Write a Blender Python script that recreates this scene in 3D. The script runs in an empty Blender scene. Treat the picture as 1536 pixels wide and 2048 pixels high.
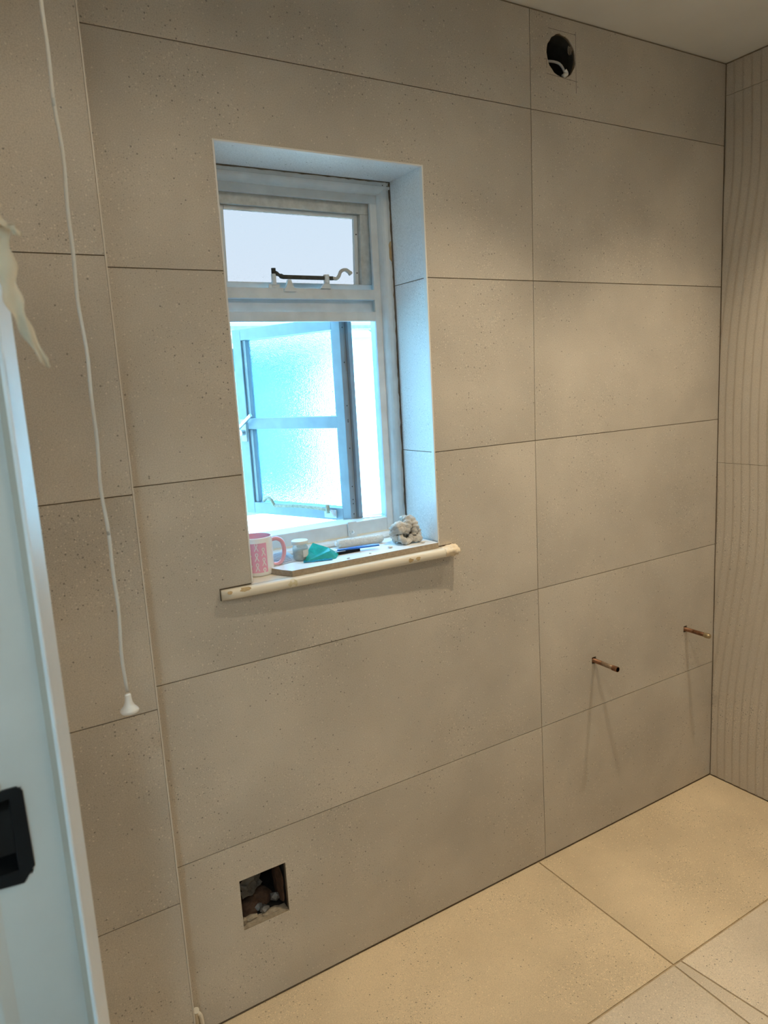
import bpy, bmesh, math, random
from mathutils import Vector, Matrix, noise
random.seed(7)
scene = bpy.context.scene
col = scene.collection

# ------------------------------------------------------------------ camera
cam_data = bpy.data.cameras.new('camera')
cam = bpy.data.objects.new('camera', cam_data)
col.objects.link(cam)
right = Vector((0.85153462, -0.5213241, -0.05576711))
fwd = Vector((0.50616821, 0.84515437, -0.17177844))
up = Vector((0.13668406, 0.11804775, 0.98355589))
CAM = Vector((-1.48686, -1.59225, 1.54278))
m = Matrix.Identity(4)
for i in range(3):
    m[i][0], m[i][1], m[i][2], m[i][3] = right[i], up[i], -fwd[i], CAM[i]
cam.matrix_world = m
cam_data.sensor_fit = 'AUTO'
cam_data.sensor_width = 36.0
cam_data.lens = 1454.9 / 2048 * 36.0
cam_data.clip_start = 0.02
cam_data.clip_end = 200
cam_data.dof.use_dof = True
cam_data.dof.focus_distance = 2.1
cam_data.dof.aperture_fstop = 7.0
scene.camera = cam

# ------------------------------------------------------------------ light / exposure
scene.view_settings.view_transform = 'Standard'
scene.view_settings.look = 'None'
scene.view_settings.exposure = 0.11
scene.view_settings.gamma = 1.0
scene.view_settings.use_curve_mapping = False

scene.cycles.max_bounces = 8
scene.cycles.transmission_bounces = 6
scene.cycles.glossy_bounces = 3

world = bpy.data.worlds.new('sky')
scene.world = world
world.use_nodes = True
wn = world.node_tree.nodes; wl = world.node_tree.links
wn.clear()
wo = wn.new('ShaderNodeOutputWorld'); bg = wn.new('ShaderNodeBackground')
tc = wn.new('ShaderNodeTexCoord'); sx = wn.new('ShaderNodeSeparateXYZ'); cr = wn.new('ShaderNodeValToRGB')
wl.new(tc.outputs['Generated'], sx.inputs[0]); wl.new(sx.outputs['Z'], cr.inputs['Fac'])
cr.color_ramp.elements[0].position = 0.0; cr.color_ramp.elements[0].color = (0.38, 0.73, 1.0, 1)
cr.color_ramp.elements[1].position = 0.8; cr.color_ramp.elements[1].color = (0.20, 0.60, 1.0, 1)
wl.new(cr.outputs['Color'], bg.inputs['Color']); bg.inputs['Strength'].default_value = 7.6
wl.new(bg.outputs[0], wo.inputs[0])

def add_light(name, kind, loc, energy, color, **kw):
    d = bpy.data.lights.new(name, kind); d.energy = energy; d.color = color
    for k, v in kw.items(): setattr(d, k, v)
    o = bpy.data.objects.new(name, d); col.objects.link(o); o.location = loc
    return o

sun = add_light('sun', 'SUN', (0, -5, 8), 100.0, (0.31, 0.75, 1.0), angle=math.radians(0.53))
sun.rotation_euler = Vector((-0.12, 0.55, -0.83)).to_track_quat('-Z', 'Y').to_euler()

LAMP_POS = [(0.455, -0.52), (-0.28, -0.52), (0.455, -1.45), (-0.28, -1.45), (-0.90, -1.40)]  # first two by the window wall; back three are added fill
LAMP_W = [50.0, 50.0, 5.0, 5.0, 11.5]
LAMP_SPREAD = [93, 93, 172, 172, 170]
LAMP_COL = (1.0, 0.835, 0.60)
CEIL = 2.511

# ------------------------------------------------------------------ material helpers
def new_mat(name):
    mt = bpy.data.materials.new(name); mt.use_nodes = True
    nt = mt.node_tree; b = nt.nodes['Principled BSDF']
    return mt, nt, b

def simple(name, color, rough=0.5, metal=0.0, spec=0.5, noise_amt=0.0, scale=40.0, bump=0.0, bump_scale=200.0, trans=0.0, alpha=1.0, ior=1.45, coat=0.0):
    mt, nt, b = new_mat(name)
    b.inputs['Base Color'].default_value = (*color, 1)
    b.inputs['Roughness'].default_value = rough
    b.inputs['Metallic'].default_value = metal
    b.inputs['Specular IOR Level'].default_value = spec
    b.inputs['Transmission Weight'].default_value = trans
    b.inputs['IOR'].default_value = ior
    b.inputs['Coat Weight'].default_value = coat
    g = nt.nodes.new('ShaderNodeNewGeometry')
    if noise_amt > 0:
        n = nt.nodes.new('ShaderNodeTexNoise'); n.inputs['Scale'].default_value = scale; n.inputs['Detail'].default_value = 4
        nt.links.new(g.outputs['Position'], n.inputs['Vector'])
        r = nt.nodes.new('ShaderNodeValToRGB')
        r.color_ramp.elements[0].position = 0.3; r.color_ramp.elements[1].position = 0.7
        r.color_ramp.elements[0].color = (*[c * (1 - noise_amt) for c in color], 1)
        r.color_ramp.elements[1].color = (*[min(1, c * (1 + noise_amt * .6)) for c in color], 1)
        nt.links.new(n.outputs['Fac'], r.inputs['Fac']); nt.links.new(r.outputs['Color'], b.inputs['Base Color'])
    if bump > 0:
        n2 = nt.nodes.new('ShaderNodeTexNoise'); n2.inputs['Scale'].default_value = bump_scale; n2.inputs['Detail'].default_value = 3
        nt.links.new(g.outputs['Position'], n2.inputs['Vector'])
        bp = nt.nodes.new('ShaderNodeBump'); bp.inputs['Strength'].default_value = bump; bp.inputs['Distance'].default_value = 0.002
        nt.links.new(n2.outputs['Fac'], bp.inputs['Height']); nt.links.new(bp.outputs['Normal'], b.inputs['Normal'])
    return mt

def tile_mat(name, base, rough=0.5, speck=1.0, cloud=0.14):
    """stone-effect porcelain: soft clouds, fine grain, pale chips and dark pits"""
    mt, nt, b = new_mat(name)
    L = nt.links.new; N = nt.nodes.new
    g = N('ShaderNodeNewGeometry'); oi = N('ShaderNodeObjectInfo')
    sc = N('ShaderNodeVectorMath'); sc.operation = 'SCALE'; sc.inputs['Scale'].default_value = 37.0
    cmb = N('ShaderNodeCombineXYZ'); L(oi.outputs['Random'], cmb.inputs[0]); L(oi.outputs['Random'], cmb.inputs[2])
    L(cmb.outputs[0], sc.inputs[0])
    ad = N('ShaderNodeVectorMath'); ad.operation = 'ADD'; L(g.outputs['Position'], ad.inputs[0]); L(sc.outputs[0], ad.inputs[1])
    P = ad.outputs[0]
    def nz(scale, detail=3, rough_=.5):
        n = N('ShaderNodeTexNoise'); n.inputs['Scale'].default_value = scale; n.inputs['Detail'].default_value = detail
        n.inputs['Roughness'].default_value = rough_; L(P, n.inputs['Vector']); return n.outputs['Fac']
    def ramp(fac, p0, p1, c0, c1):
        r = N('ShaderNodeValToRGB'); r.color_ramp.elements[0].position = p0; r.color_ramp.elements[1].position = p1
        r.color_ramp.elements[0].color = (*c0, 1); r.color_ramp.elements[1].color = (*c1, 1); L(fac, r.inputs['Fac']); return r.outputs['Color']
    def mix(fac, a, bb):
        x = N('ShaderNodeMix'); x.data_type = 'RGBA'
        L(fac, x.inputs[0]); L(a, x.inputs[6])
        if isinstance(bb, tuple): x.inputs[7].default_value = (*bb, 1)
        else: L(bb, x.inputs[7])
        return x.outputs[2]
    lo = tuple(c * (1 - cloud) for c in base); hi = tuple(c * (1 + cloud * .8) for c in base)
    c1 = ramp(nz(2.6, 4, .55), .35, .68, lo, hi)
    grain = ramp(nz(420, 2), .38, .62, tuple([.90] * 3), tuple([1.08] * 3))
    mu = N('ShaderNodeMix'); mu.data_type = 'RGBA'; mu.blend_type = 'MULTIPLY'; mu.inputs[0].default_value = 1
    L(c1, mu.inputs[6]); L(grain, mu.inputs[7]); c2 = mu.outputs[2]
    # clusters where chips and pits gather
    clus = ramp(nz(4, 3), .45, .66, (.10,) * 3, (1,) * 3)
    def spots(scale, radius, dens):
        v = N('ShaderNodeTexVoronoi'); v.inputs['Scale'].default_value = scale; L(P, v.inputs['Vector'])
        r = N('ShaderNodeMath'); r.operation = 'LESS_THAN'; L(v.outputs['Distance'], r.inputs[0]); r.inputs[1].default_value = radius
        s = N('ShaderNodeSeparateColor'); L(v.outputs['Color'], s.inputs[0])
        k = N('ShaderNodeMath'); k.operation = 'MULTIPLY'; L(clus, k.inputs[0]); k.inputs[1].default_value = dens
        t = N('ShaderNodeMath'); t.operation = 'LESS_THAN'; L(s.outputs[0], t.inputs[0]); L(k.outputs[0], t.inputs[1])
        m2 = N('ShaderNodeMath'); m2.operation = 'MULTIPLY'; L(r.outputs[0], m2.inputs[0]); L(t.outputs[0], m2.inputs[1])
        return m2.outputs[0]
    def fade(f, a):
        q = N('ShaderNodeMath'); q.operation = 'MULTIPLY'; L(f, q.inputs[0]); q.inputs[1].default_value = a; return q.outputs[0]
    c3 = mix(fade(spots(150, .27, .50 * speck), .65), c2, tuple(min(1, c * 1.32) for c in base))
    c4 = mix(fade(spots(98, .19, .30 * speck), .9), c3, tuple(c * .42 for c in base))
    c5 = mix(fade(spots(210, .26, .5 * speck), .65), c4, tuple(c * .55 for c in base))
    L(c5, b.inputs['Base Color'])
    b.inputs['Roughness'].default_value = rough
    bp = N('ShaderNodeBump'); bp.inputs['Strength'].default_value = .10; bp.inputs['Distance'].default_value = .002
    L(nz(260, 3), bp.inputs['Height']); L(bp.outputs['Normal'], b.inputs['Normal'])
    return mt

TILE = (0.55, 0.50, 0.428)
M = {}
M['tile'] = tile_mat('stone_tile', TILE, .48)
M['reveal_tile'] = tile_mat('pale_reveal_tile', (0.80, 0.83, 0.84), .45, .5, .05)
M['floor_tile'] = tile_mat('stone_floor_tile', (0.70, 0.57, 0.39), .42, 1.6)
M['floor_tile_pale'] = tile_mat('paler_stone_floor_tile', (0.70, 0.605, 0.475), .40, 1.0)
M['ribbed'] = tile_mat('ribbed_stone_tile', (0.54, 0.48, 0.40), .55, .8, .06)
M['grout'] = simple('grout', (0.24, 0.19, 0.135), .9, noise_amt=.2)
M['floor_grout'] = simple('floor_grout', (0.50, 0.385, 0.245), .9, noise_amt=.2)
M['plaster'] = simple('plaster', (0.80, 0.79, 0.77), .9, noise_amt=.08, scale=8)
M['ceiling'] = simple('ceiling_paint', (0.74, 0.735, 0.71), .8, noise_amt=.03, scale=6, bump=.1, bump_scale=90)
M['trim'] = simple('white_trim', (0.80, 0.80, 0.78), .35)
M['stonetrim'] = simple('pale_edge_trim', (0.66, 0.61, 0.53), .4)
M['gloss'] = simple('white_gloss_paint', (0.80, 0.86, 0.90), .40, spec=.9, noise_amt=.05, scale=14, bump=.15, bump_scale=120)
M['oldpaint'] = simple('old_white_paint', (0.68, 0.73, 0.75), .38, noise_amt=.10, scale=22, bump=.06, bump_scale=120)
M['sashpaint'] = simple('darkened_sash_paint', (0.26, 0.31, 0.35), .4, noise_amt=.10, scale=22, bump=.06, bump_scale=120)  # frame's white paint, darkened in colour to offset daylight on the open sash
M['crack'] = simple('dirty_gap_filler', (0.22, 0.19, 0.15), .9, noise_amt=.4, scale=60)
M['cream'] = simple('cream_gloss_paint', (0.78, 0.725, 0.61), .32, noise_amt=.05, scale=18)
M['stain'] = simple('bare_wood_patch', (0.50, 0.37, 0.20), .7, noise_amt=.2, scale=80)
M['rawputty'] = simple('yellow_putty', (0.66, 0.58, 0.38), .6, noise_amt=.1, scale=60)
M['door'] = simple('grey_white_satin_paint', (0.60, 0.62, 0.60), .35, noise_amt=.06, scale=7)
M['caulk'] = simple('beige_caulk', (0.56, 0.50, 0.42), .6)
M['black'] = simple('black_plastic', (0.006, 0.007, 0.008), .55, spec=.25)
M['void'] = simple('cavity_shade', (0.02, 0.018, 0.016), .95)
M['brick'] = simple('old_brick', (0.11, 0.062, 0.04), .95, noise_amt=.4, scale=60, bump=.6, bump_scale=160)
M['mortar'] = simple('rubble_mortar', (0.36, 0.30, 0.22), .95, noise_amt=.3, scale=90, bump=.6, bump_scale=180)
M['bag'] = simple('grey_plastic_bag', (0.19, 0.19, 0.19), .35, noise_amt=.3, scale=40)
M['copper'] = simple('copper', (0.22, 0.105, 0.055), .5, metal=.55, noise_amt=.45, scale=70)
M['copper_light'] = simple('tarnished_copper', (0.30, 0.22, 0.15), .55, metal=.4, noise_amt=.35, scale=120)
M['brass'] = simple('dull_brass', (0.42, 0.33, 0.20), .45, metal=.8, noise_amt=.3, scale=60)
M['cordw'] = simple('white_cord', (0.66, 0.66, 0.62), .7, bump=.3, bump_scale=900)
M['whiteplastic'] = simple('white_plastic', (0.82, 0.82, 0.80), .3)
M['tape'] = simple('cream_masking_tape', (0.82, 0.70, 0.53), .75, noise_amt=.06, scale=30, bump=.3, bump_scale=300)
M['iron'] = simple('worn_dark_metal', (0.055, 0.06, 0.055), .5, metal=.5, noise_amt=.4, scale=90)
M['chippedpaint'] = simple('chipped_grey_paint', (0.54, 0.56, 0.54), .5, noise_amt=.16, scale=70)
M['oldbrasspaint'] = simple('painted_brass', (0.36, 0.31, 0.21), .45, noise_amt=.35, scale=130)
M['mugwhite'] = simple('white_glaze', (0.84, 0.84, 0.84), .12, coat=.5)
M['mugpink'] = simple('pink_glaze', (0.80, 0.40, 0.47), .15, coat=.5)
M['mugprint'] = simple('pink_print', (0.84, 0.42, 0.58), .25)
M['jarglass'] = simple('jar_glass', (0.80, 0.86, 0.84), .08, trans=.75)
M['jarfill'] = simple('pale_powder', (0.68, 0.66, 0.60), .9, noise_amt=.25, scale=140)
M['jarlid'] = simple('cream_jar_lid', (0.74, 0.72, 0.64), .35, noise_amt=.06)
M['label'] = simple('paper_label', (0.74, 0.72, 0.68), .7)
M['teal'] = simple('teal_plastic_film', (0.04, 0.60, 0.55), .28, noise_amt=.2, scale=60)
M['tealbright'] = simple('turquoise_print', (0.02, 0.44, 0.60), .3, noise_amt=.4, scale=300)
M['paper'] = simple('white_paper', (0.76, 0.74, 0.74), .8)
M['ink'] = simple('grey_ink', (0.26, 0.25, 0.30), .8)
M['fleece'] = simple('white_roller_fleece', (0.70, 0.70, 0.66), .95, noise_amt=.15, scale=250, bump=1.0, bump_scale=420)
M['rag'] = simple('grubby_white_rag', (0.56, 0.53, 0.48), .95, noise_amt=.28, scale=45, bump=.9, bump_scale=350)
M['blue'] = simple('blue_plastic', (0.03, 0.16, 0.55), .35)
M['steel'] = simple('steel', (0.55, 0.56, 0.57), .3, metal=.9)
M['chip'] = simple('plaster_chip', (0.62, 0.58, 0.52), .95, noise_amt=.2)
M['pencil'] = simple('pencil_line', (0.17, 0.15, 0.13), .8)
M['duct'] = simple('extractor_duct', (0.05, 0.05, 0.048), .6, noise_amt=.4, scale=50)
M['cable'] = simple('grey_white_cable', (0.55, 0.55, 0.55), .45)
M['render'] = simple('white_render', (0.80, 0.80, 0.78), .9, noise_amt=.05, scale=20)
M['flatroof'] = simple('pale_roof_coating', (0.84, 0.84, 0.82), .9, noise_amt=.06, scale=9)
M['gutter'] = simple('grey_green_gutter', (0.10, 0.14, 0.13), .5)
M['wall_shade'] = simple('blue_wall_shade', (0.035, 0.055, 0.06), .8, noise_amt=.15, scale=5)  # blue shade of the outside wall, put into a dark colour
M['soffit'] = simple('brown_soffit', (0.16, 0.11, 0.07), .7, noise_amt=.2)
M['roof'] = simple('pale_roof_tile', (0.05, 0.055, 0.045), .9, noise_amt=.3, scale=40, bump=.5, bump_scale=60)
M['hallpaint'] = simple('hall_paint', (0.62, 0.62, 0.60), .8)
M['hallfloor'] = simple('hall_carpet', (0.30, 0.28, 0.26), .95, noise_amt=.15, scale=80)

def obscure_glass(name, tint):
    mt, nt, b = new_mat(name)
    b.inputs['Base Color'].default_value = (*tint, 1)
    b.inputs['Roughness'].default_value = .05
    b.inputs['Transmission Weight'].default_value = 1.0
    b.inputs['IOR'].default_value = 1.18
    g = nt.nodes.new('ShaderNodeNewGeometry')
    n = nt.nodes.new('ShaderNodeTexVoronoi'); n.inputs['Scale'].default_value = 430; n.feature = 'SMOOTH_F1'
    n2 = nt.nodes.new('ShaderNodeTexNoise'); n2.inputs['Scale'].default_value = 60
    nt.links.new(g.outputs['Position'], n.inputs['Vector']); nt.links.new(g.outputs['Position'], n2.inputs['Vector'])
    ad = nt.nodes.new('ShaderNodeMath'); nt.links.new(n.outputs['Distance'], ad.inputs[0]); nt.links.new(n2.outputs['Fac'], ad.inputs[1])
    bp = nt.nodes.new('ShaderNodeBump'); bp.inputs['Strength'].default_value = .6; bp.inputs['Distance'].default_value = .0012
    nt.links.new(ad.outputs[0], bp.inputs['Height']); nt.links.new(bp.outputs['Normal'], b.inputs['Normal'])
    return mt
M['glass'] = obscure_glass('obscure_glass', (0.55, 0.75, 0.88))
M['fanglass'] = obscure_glass('frosted_glass', (0.24, 0.14, 0.115))

def emitter(name, color, strength):
    mt, nt, b = new_mat(name)
    b.inputs['Emission Color'].default_value = (*color, 1); b.inputs['Emission Strength'].default_value = strength
    return mt
M['lampface'] = emitter('lit_lamp_face', LAMP_COL, 6.0)

# ------------------------------------------------------------------ mesh helpers
def obj(name, bm, mat, parent=None, smooth=False, loc=None):
    me = bpy.data.meshes.new(name)
    bmesh.ops.recalc_face_normals(bm, faces=bm.faces)
    bm.to_mesh(me); bm.free()
    if mat is not None: me.materials.append(M[mat] if isinstance(mat, str) else mat)
    if smooth:
        for p in me.polygons: p.use_smooth = True
    o = bpy.data.objects.new(name, me); col.objects.link(o)
    if parent is not None: o.parent = parent
    if loc is not None: o.location = loc
    return o

def empty(name, loc=(0, 0, 0)):
    o = bpy.data.objects.new(name, None); col.objects.link(o); o.location = loc
    o.empty_display_size = .05
    return o

def tag(o, label, cat, group=None):
    o['label'] = label; o['category'] = cat
    if group: o['group'] = group
    return o

def struct(o, label=None):
    o['kind'] = 'structure'
    if label: o['label'] = label
    return o

def box(bm, x0, x1, y0, y1, z0, z1, bev=0.0, rot=None, about=None):
    vs = [bm.verts.new((x, y, z)) for x in (x0, x1) for y in (y0, y1) for z in (z0, z1)]
    q = [(0, 1, 3, 2), (4, 6, 7, 5), (0, 4, 5, 1), (2, 3, 7, 6), (0, 2, 6, 4), (1, 5, 7, 3)]
    fs = [bm.faces.new([vs[i] for i in f]) for f in q]
    if bev > 0:
        es = set(e for f in fs for e in f.edges)
        r = bmesh.ops.bevel(bm, geom=list(es), offset=bev, segments=2, affect='EDGES', profile=.6)
        vs = list(set(v for f in r['faces'] for v in f.verts) | set(v for v in vs if v.is_valid))
    if rot is not None:
        bmesh.ops.transform(bm, matrix=Matrix.Translation(about) @ rot @ Matrix.Translation(-Vector(about)), verts=[v for v in vs if v.is_valid])
    return vs

def boxobj(name, b, mat, parent=None, bev=0.0, **kw):
    bm = bmesh.new(); box(bm, *b, bev=bev); return obj(name, bm, mat, parent, **kw)

def prism(bm, outer, holes, d0, d1, mapf, chamfer=0.0):
    """2-D outline with holes extruded from depth d0 (front) to d1; mapf(a,b,d)->xyz"""
    def cap(d):
        loops = []
        for L in [outer] + list(holes):
            vs = [bm.verts.new(mapf(a, b, d)) for a, b in L]
            es = [bm.edges.new((vs[i], vs[(i + 1) % len(vs)])) for i in range(len(vs))]
            loops.append((vs, es))
        if holes:
            bmesh.ops.triangle_fill(bm, use_beauty=True, use_dissolve=False, edges=[e for _, es in loops for e in es])
        else:
            bm.faces.new(loops[0][0])
        return loops
    f = cap(d0); k = cap(d1)
    for (fv, _), (kv, _) in zip(f, k):
        n = len(fv)
        for i in range(n):
            bm.faces.new((fv[i], fv[(i + 1) % n], kv[(i + 1) % n], kv[i]))

def rect(a0, a1, b0, b1): return [(a0, b0), (a1, b0), (a1, b1), (a0, b1)]
MY = lambda a, b, d: (a, d, b)         # outline in XZ, depth in Y
MZ = lambda a, b, d: (a, b, d)         # outline in XY, depth in Z

def tube(bm, pts, rad, seg=10, caps=True):
    pts = [Vector(p) for p in pts]; n = len(pts)
    rads = rad if isinstance(rad, (list, tuple)) else [rad] * n
    rings = []; prev = None
    for i, p in enumerate(pts):
        t = (pts[min(i + 1, n - 1)] - pts[max(i - 1, 0)]).normalized()
        if prev is None:
            a = Vector((0, 0, 1)) if abs(t.z) < .9 else Vector((1, 0, 0))
            u = t.cross(a).normalized()
        else:
            u = (prev - t * prev.dot(t)).normalized()
        prev = u; v = t.cross(u)
        rings.append([bm.verts.new(p + (u * math.cos(2 * math.pi * j / seg) + v * math.sin(2 * math.pi * j / seg)) * rads[i]) for j in range(seg)])
    for a, b in zip(rings, rings[1:]):
        for j in range(seg): bm.faces.new((a[j], a[(j + 1) % seg], b[(j + 1) % seg], b[j]))
    if caps:
        bm.faces.new(rings[0][::-1]); bm.faces.new(rings[-1])
    return rings

def lathe(bm, prof, seg=32, c=(0, 0), close=False):
    rings = []
    for r, z in prof:
        if r < 1e-6: rings.append([bm.verts.new((c[0], c[1], z))])
        else: rings.append([bm.verts.new((c[0] + r * math.cos(2 * math.pi * j / seg), c[1] + r * math.sin(2 * math.pi * j / seg), z)) for j in range(seg)])
    pr = list(zip(rings, rings[1:])) + ([(rings[-1], rings[0])] if close else [])
    for a, b in pr:
        for j in range(seg):
            k = (j + 1) % seg
            if len(a) == 1 and len(b) == 1: continue
            if len(a) == 1: bm.faces.new((a[0], b[j], b[k]))
            elif len(b) == 1: bm.faces.new((a[j], b[0], a[k]))
            else: bm.faces.new((a[j], a[k], b[k], b[j]))

def smoothpath(pts, n=8):
    pts = [Vector(p) for p in pts]; out = []
    for i in range(len(pts) - 1):
        p0 = pts[max(i - 1, 0)]; p1 = pts[i]; p2 = pts[i + 1]; p3 = pts[min(i + 2, len(pts) - 1)]
        for j in range(n):
            t = j / n
            out.append(.5 * ((2 * p1) + (-p0 + p2) * t + (2 * p0 - 5 * p1 + 4 * p2 - p3) * t * t + (-p0 + 3 * p1 - 3 * p2 + p3) * t ** 3))
    out.append(pts[-1]); return out

# ================================================================== STRUCTURE
G = 0.0011            # half joint width
ROW = 0.45; Z0 = 0.0082
TB = 0.003            # tile thickness
XR = 0.8598
WX0, WX1, WZ0, WZ1 = -0.9045, -0.3665, 1.0985, 2.0765     # tiled opening
SX0, SX1, SZ0, SZ1 = -1.008, -0.885, 0.223, 0.360         # socket cut-out
HC = (0.120, 2.410); HR = 0.0545                          # extractor hole
PIPES = [(0.2325, 0.6205), (0.6965, 0.6215)]
PY = -0.1235; PX = -1.1766                                # boxed pier
LWX = -1.42                                               # left wall face

# --- window wall: masonry with its openings, tiles as children
def circ(c, r, n=28, jit=0.0, seed=0):
    rnd = random.Random(seed)
    return [(c[0] + (r + rnd.uniform(-jit, jit)) * math.cos(2 * math.pi * i / n), c[1] + (r + rnd.uniform(-jit, jit)) * math.sin(2 * math.pi * i / n)) for i in range(n)]
bm = bmesh.new()
prism(bm, rect(LWX - .2, 1.15, -0.3, 2.78), [rect(WX0 - TB, WX1 + TB, WZ0 - .026, WZ1 + TB), rect(SX0, SX1, SZ0, SZ1), circ(HC, HR + .001), *[rect(x - .0095, x + .0095, z - .0115, z + .0115) for x, z in PIPES]], TB, .29, MY)
wall_back = struct(obj('wall_back', bm, 'grout'), 'beige stone-tiled wall with the window')

def vj(z):     # the upright joint is not quite plumb
    tab = [(0, .004), (.458, -.001), (.908, -.0055), (1.358, -.0048), (1.808, -.0005), (2.258, .0037), (2.6, .005)]
    for (a, xa), (b, xb) in zip(tab, tab[1:]):
        if a <= z <= b: return xa + (xb - xa) * (z - a) / (b - a)
    return 0
zs = [0.0045] + [Z0 + ROW * k for k in range(1, 6)] + [CEIL - .005]
def tile(parent, outer, holes=(), mat='tile', mapf=MY, d0=0.0, d1=TB):
    bm = bmesh.new(); prism(bm, outer, list(holes), d0, d1, mapf); return obj('tile', bm, mat, parent)
LX = -1.2
for r in range(6):
    a, b = zs[r] + (G if r else 0), zs[r + 1] - (G if r < 5 else 0)
    xa, xb = vj(zs[r]), vj(zs[r + 1])
    # right-hand tile
    holes = []
    if r == 1: holes = [rect(x - .0095, x + .0095, z - .0115, z + .0115) for x, z in PIPES]
    if r == 5: holes = [circ(HC, HR, 30, .0022, 3)]
    tile(wall_back, [(xa + G, a), (XR - .0025, a), (XR - .0025, b), (xb + G, b)], holes)
    # left-hand tile(s)
    if r == 0:
        tile(wall_back, [(LX, a), (xa - G, a), (xb - G, b), (LX, b)], [rect(SX0, SX1, SZ0, SZ1)])
    elif r in (1, 5):
        tile(wall_back, [(LX, a), (xa - G, a), (xb - G, b), (LX, b)])
    elif r == 2:
        nx0, nx1, nz = -.986, -.318, 1.0725
        tile(wall_back, [(LX, a), (xa - G, a), (xb - G, b), (WX1, b), (WX1, 1.1015), (nx1, 1.1015), (nx1, nz), (nx0, nz), (nx0, 1.1015), (WX0, 1.1015), (WX0, b), (LX, b)])
    elif r == 3:
        tile(wall_back, [(LX, a), (WX0, a), (WX0, b), (LX, b)])
        tile(wall_back, [(WX1, a), (xa - G, a), (xb - G, b), (WX1, b)])
    elif r == 4:
        tile(wall_back, [(LX, a), (WX0, a), (WX0, WZ1), (WX1, WZ1), (WX1, a), (xa - G, a), (xb - G, b), (LX, b)])
# reveal lining tiles
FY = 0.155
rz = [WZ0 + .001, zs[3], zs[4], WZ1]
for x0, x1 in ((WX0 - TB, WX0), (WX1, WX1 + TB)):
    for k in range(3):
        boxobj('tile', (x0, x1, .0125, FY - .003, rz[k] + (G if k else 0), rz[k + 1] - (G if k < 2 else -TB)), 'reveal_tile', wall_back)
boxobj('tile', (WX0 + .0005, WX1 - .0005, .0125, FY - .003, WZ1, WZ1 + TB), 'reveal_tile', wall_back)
# bright edge trim round the opening
TW = .0115
struct(boxobj('trim_1', (WX1 - .0012, WX1 + TB, -.0012, TW, WZ0 + .004, WZ1 + TB), 'trim', bev=.0012), 'slim white edge trim up the right side of the window opening')
struct(boxobj('trim_2', (WX0 - TB, WX0 + .0012, -.0012, TW, WZ0 + .004, WZ1 + TB), 'trim', bev=.0012), 'slim white edge trim up the left side of the window opening')
struct(boxobj('trim_3', (WX0 + .0015, WX1 - .0015, -.0012, TW, WZ1 - .0012, WZ1 + TB), 'trim', bev=.0012), 'slim white edge trim along the head of the window opening')

# --- boxed pier at the left
pier = struct(boxobj('wall_pier', (LWX, PX - .001, PY + TB, 0.004, 0, CEIL), 'grout'), 'boxed-out pier with tiles at the left of the window wall')
for r in range(6):
    a, b = zs[r] + (G if r else 0), zs[r + 1] - (G if r < 5 else 0)
    tile(pier, rect(LWX + .002, PX - .0035, a, b), d0=PY, d1=PY + TB)
    boxobj('tile', (PX - .001, PX - .001 + .0005, PY + TB + .001, -.001, a, b), 'tile', pier)
struct(boxobj('trim_4', (PX - .003, PX, PY - .0005, PY + TB, .004, CEIL - .004), 'stonetrim'), 'thin pale edge trim on the pier corner')

# --- ribbed right wall
wall_right = struct(boxobj('wall_right', (XR + .0010, 1.15, -2.45, TB, -.3, 2.78), 'grout'), 'wall of ribbed vertical tiles at the right')
def ribbed_mesh(w, h, phase):
    bm = bmesh.new(); nu = int(w / .003); nv = max(6, int(h / .03)); pitch = .0305
    grid = []
    for j in range(nv + 1):
        z = h * j / nv; rowv = []
        q = max(0, min(1, (.95 - z - phase) / .62)); sway = .061 * q * q * (3 - 2 * q) + .003 * math.sin(2 * math.pi * z / .6)
        for i in range(nu + 1):
            y = w * i / nu
            t = ((y + sway) / pitch + .06 * math.sin(2 * math.pi * z / 1.2)) % 1.0
            prof = (1 - (t / .82) ** 1.4) if t < .82 else (t - .82) / .18
            d = .0025 * prof
            rowv.append(bm.verts.new((-d, -y, z)))
        grid.append(rowv)
    for j in range(nv):
        for i in range(nu): bm.faces.new((grid[j][i], grid[j][i + 1], grid[j + 1][i + 1], grid[j + 1][i]))
    # edges down to the adhesive bed
    for f in bm.faces: f.smooth = True
    def skirt(line):
        line = [bm.verts.new(v.co) for v in line]
        back = [bm.verts.new((.0009, v.co.y, v.co.z)) for v in line]
        for i in range(len(line) - 1): bm.faces.new((line[i], line[i + 1], back[i + 1], back[i]))
    skirt(grid[0]); skirt(grid[-1]); skirt([r_[0] for r_ in grid]); skirt([r_[-1] for r_ in grid])
    me = bpy.data.meshes.new('ribbed_tile'); bmesh.ops.recalc_face_normals(bm, faces=bm.faces); bm.to_mesh(me); bm.free()
    me.materials.append(M['ribbed']); return me
rows_r = [(.004, 1.2045), (1.2058, 2.4095), (2.4108, CEIL - .005)]
for k, (a, b) in enumerate(rows_r):
    me = ribbed_mesh(.5975, b - a, (.02, -.03, .9)[k])
    for c in range(4):
        o = bpy.data.objects.new('tile', me); col.objects.link(o); o.parent = wall_right
        o.location = (XR, -.0035 - .6 * c, a)

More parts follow.
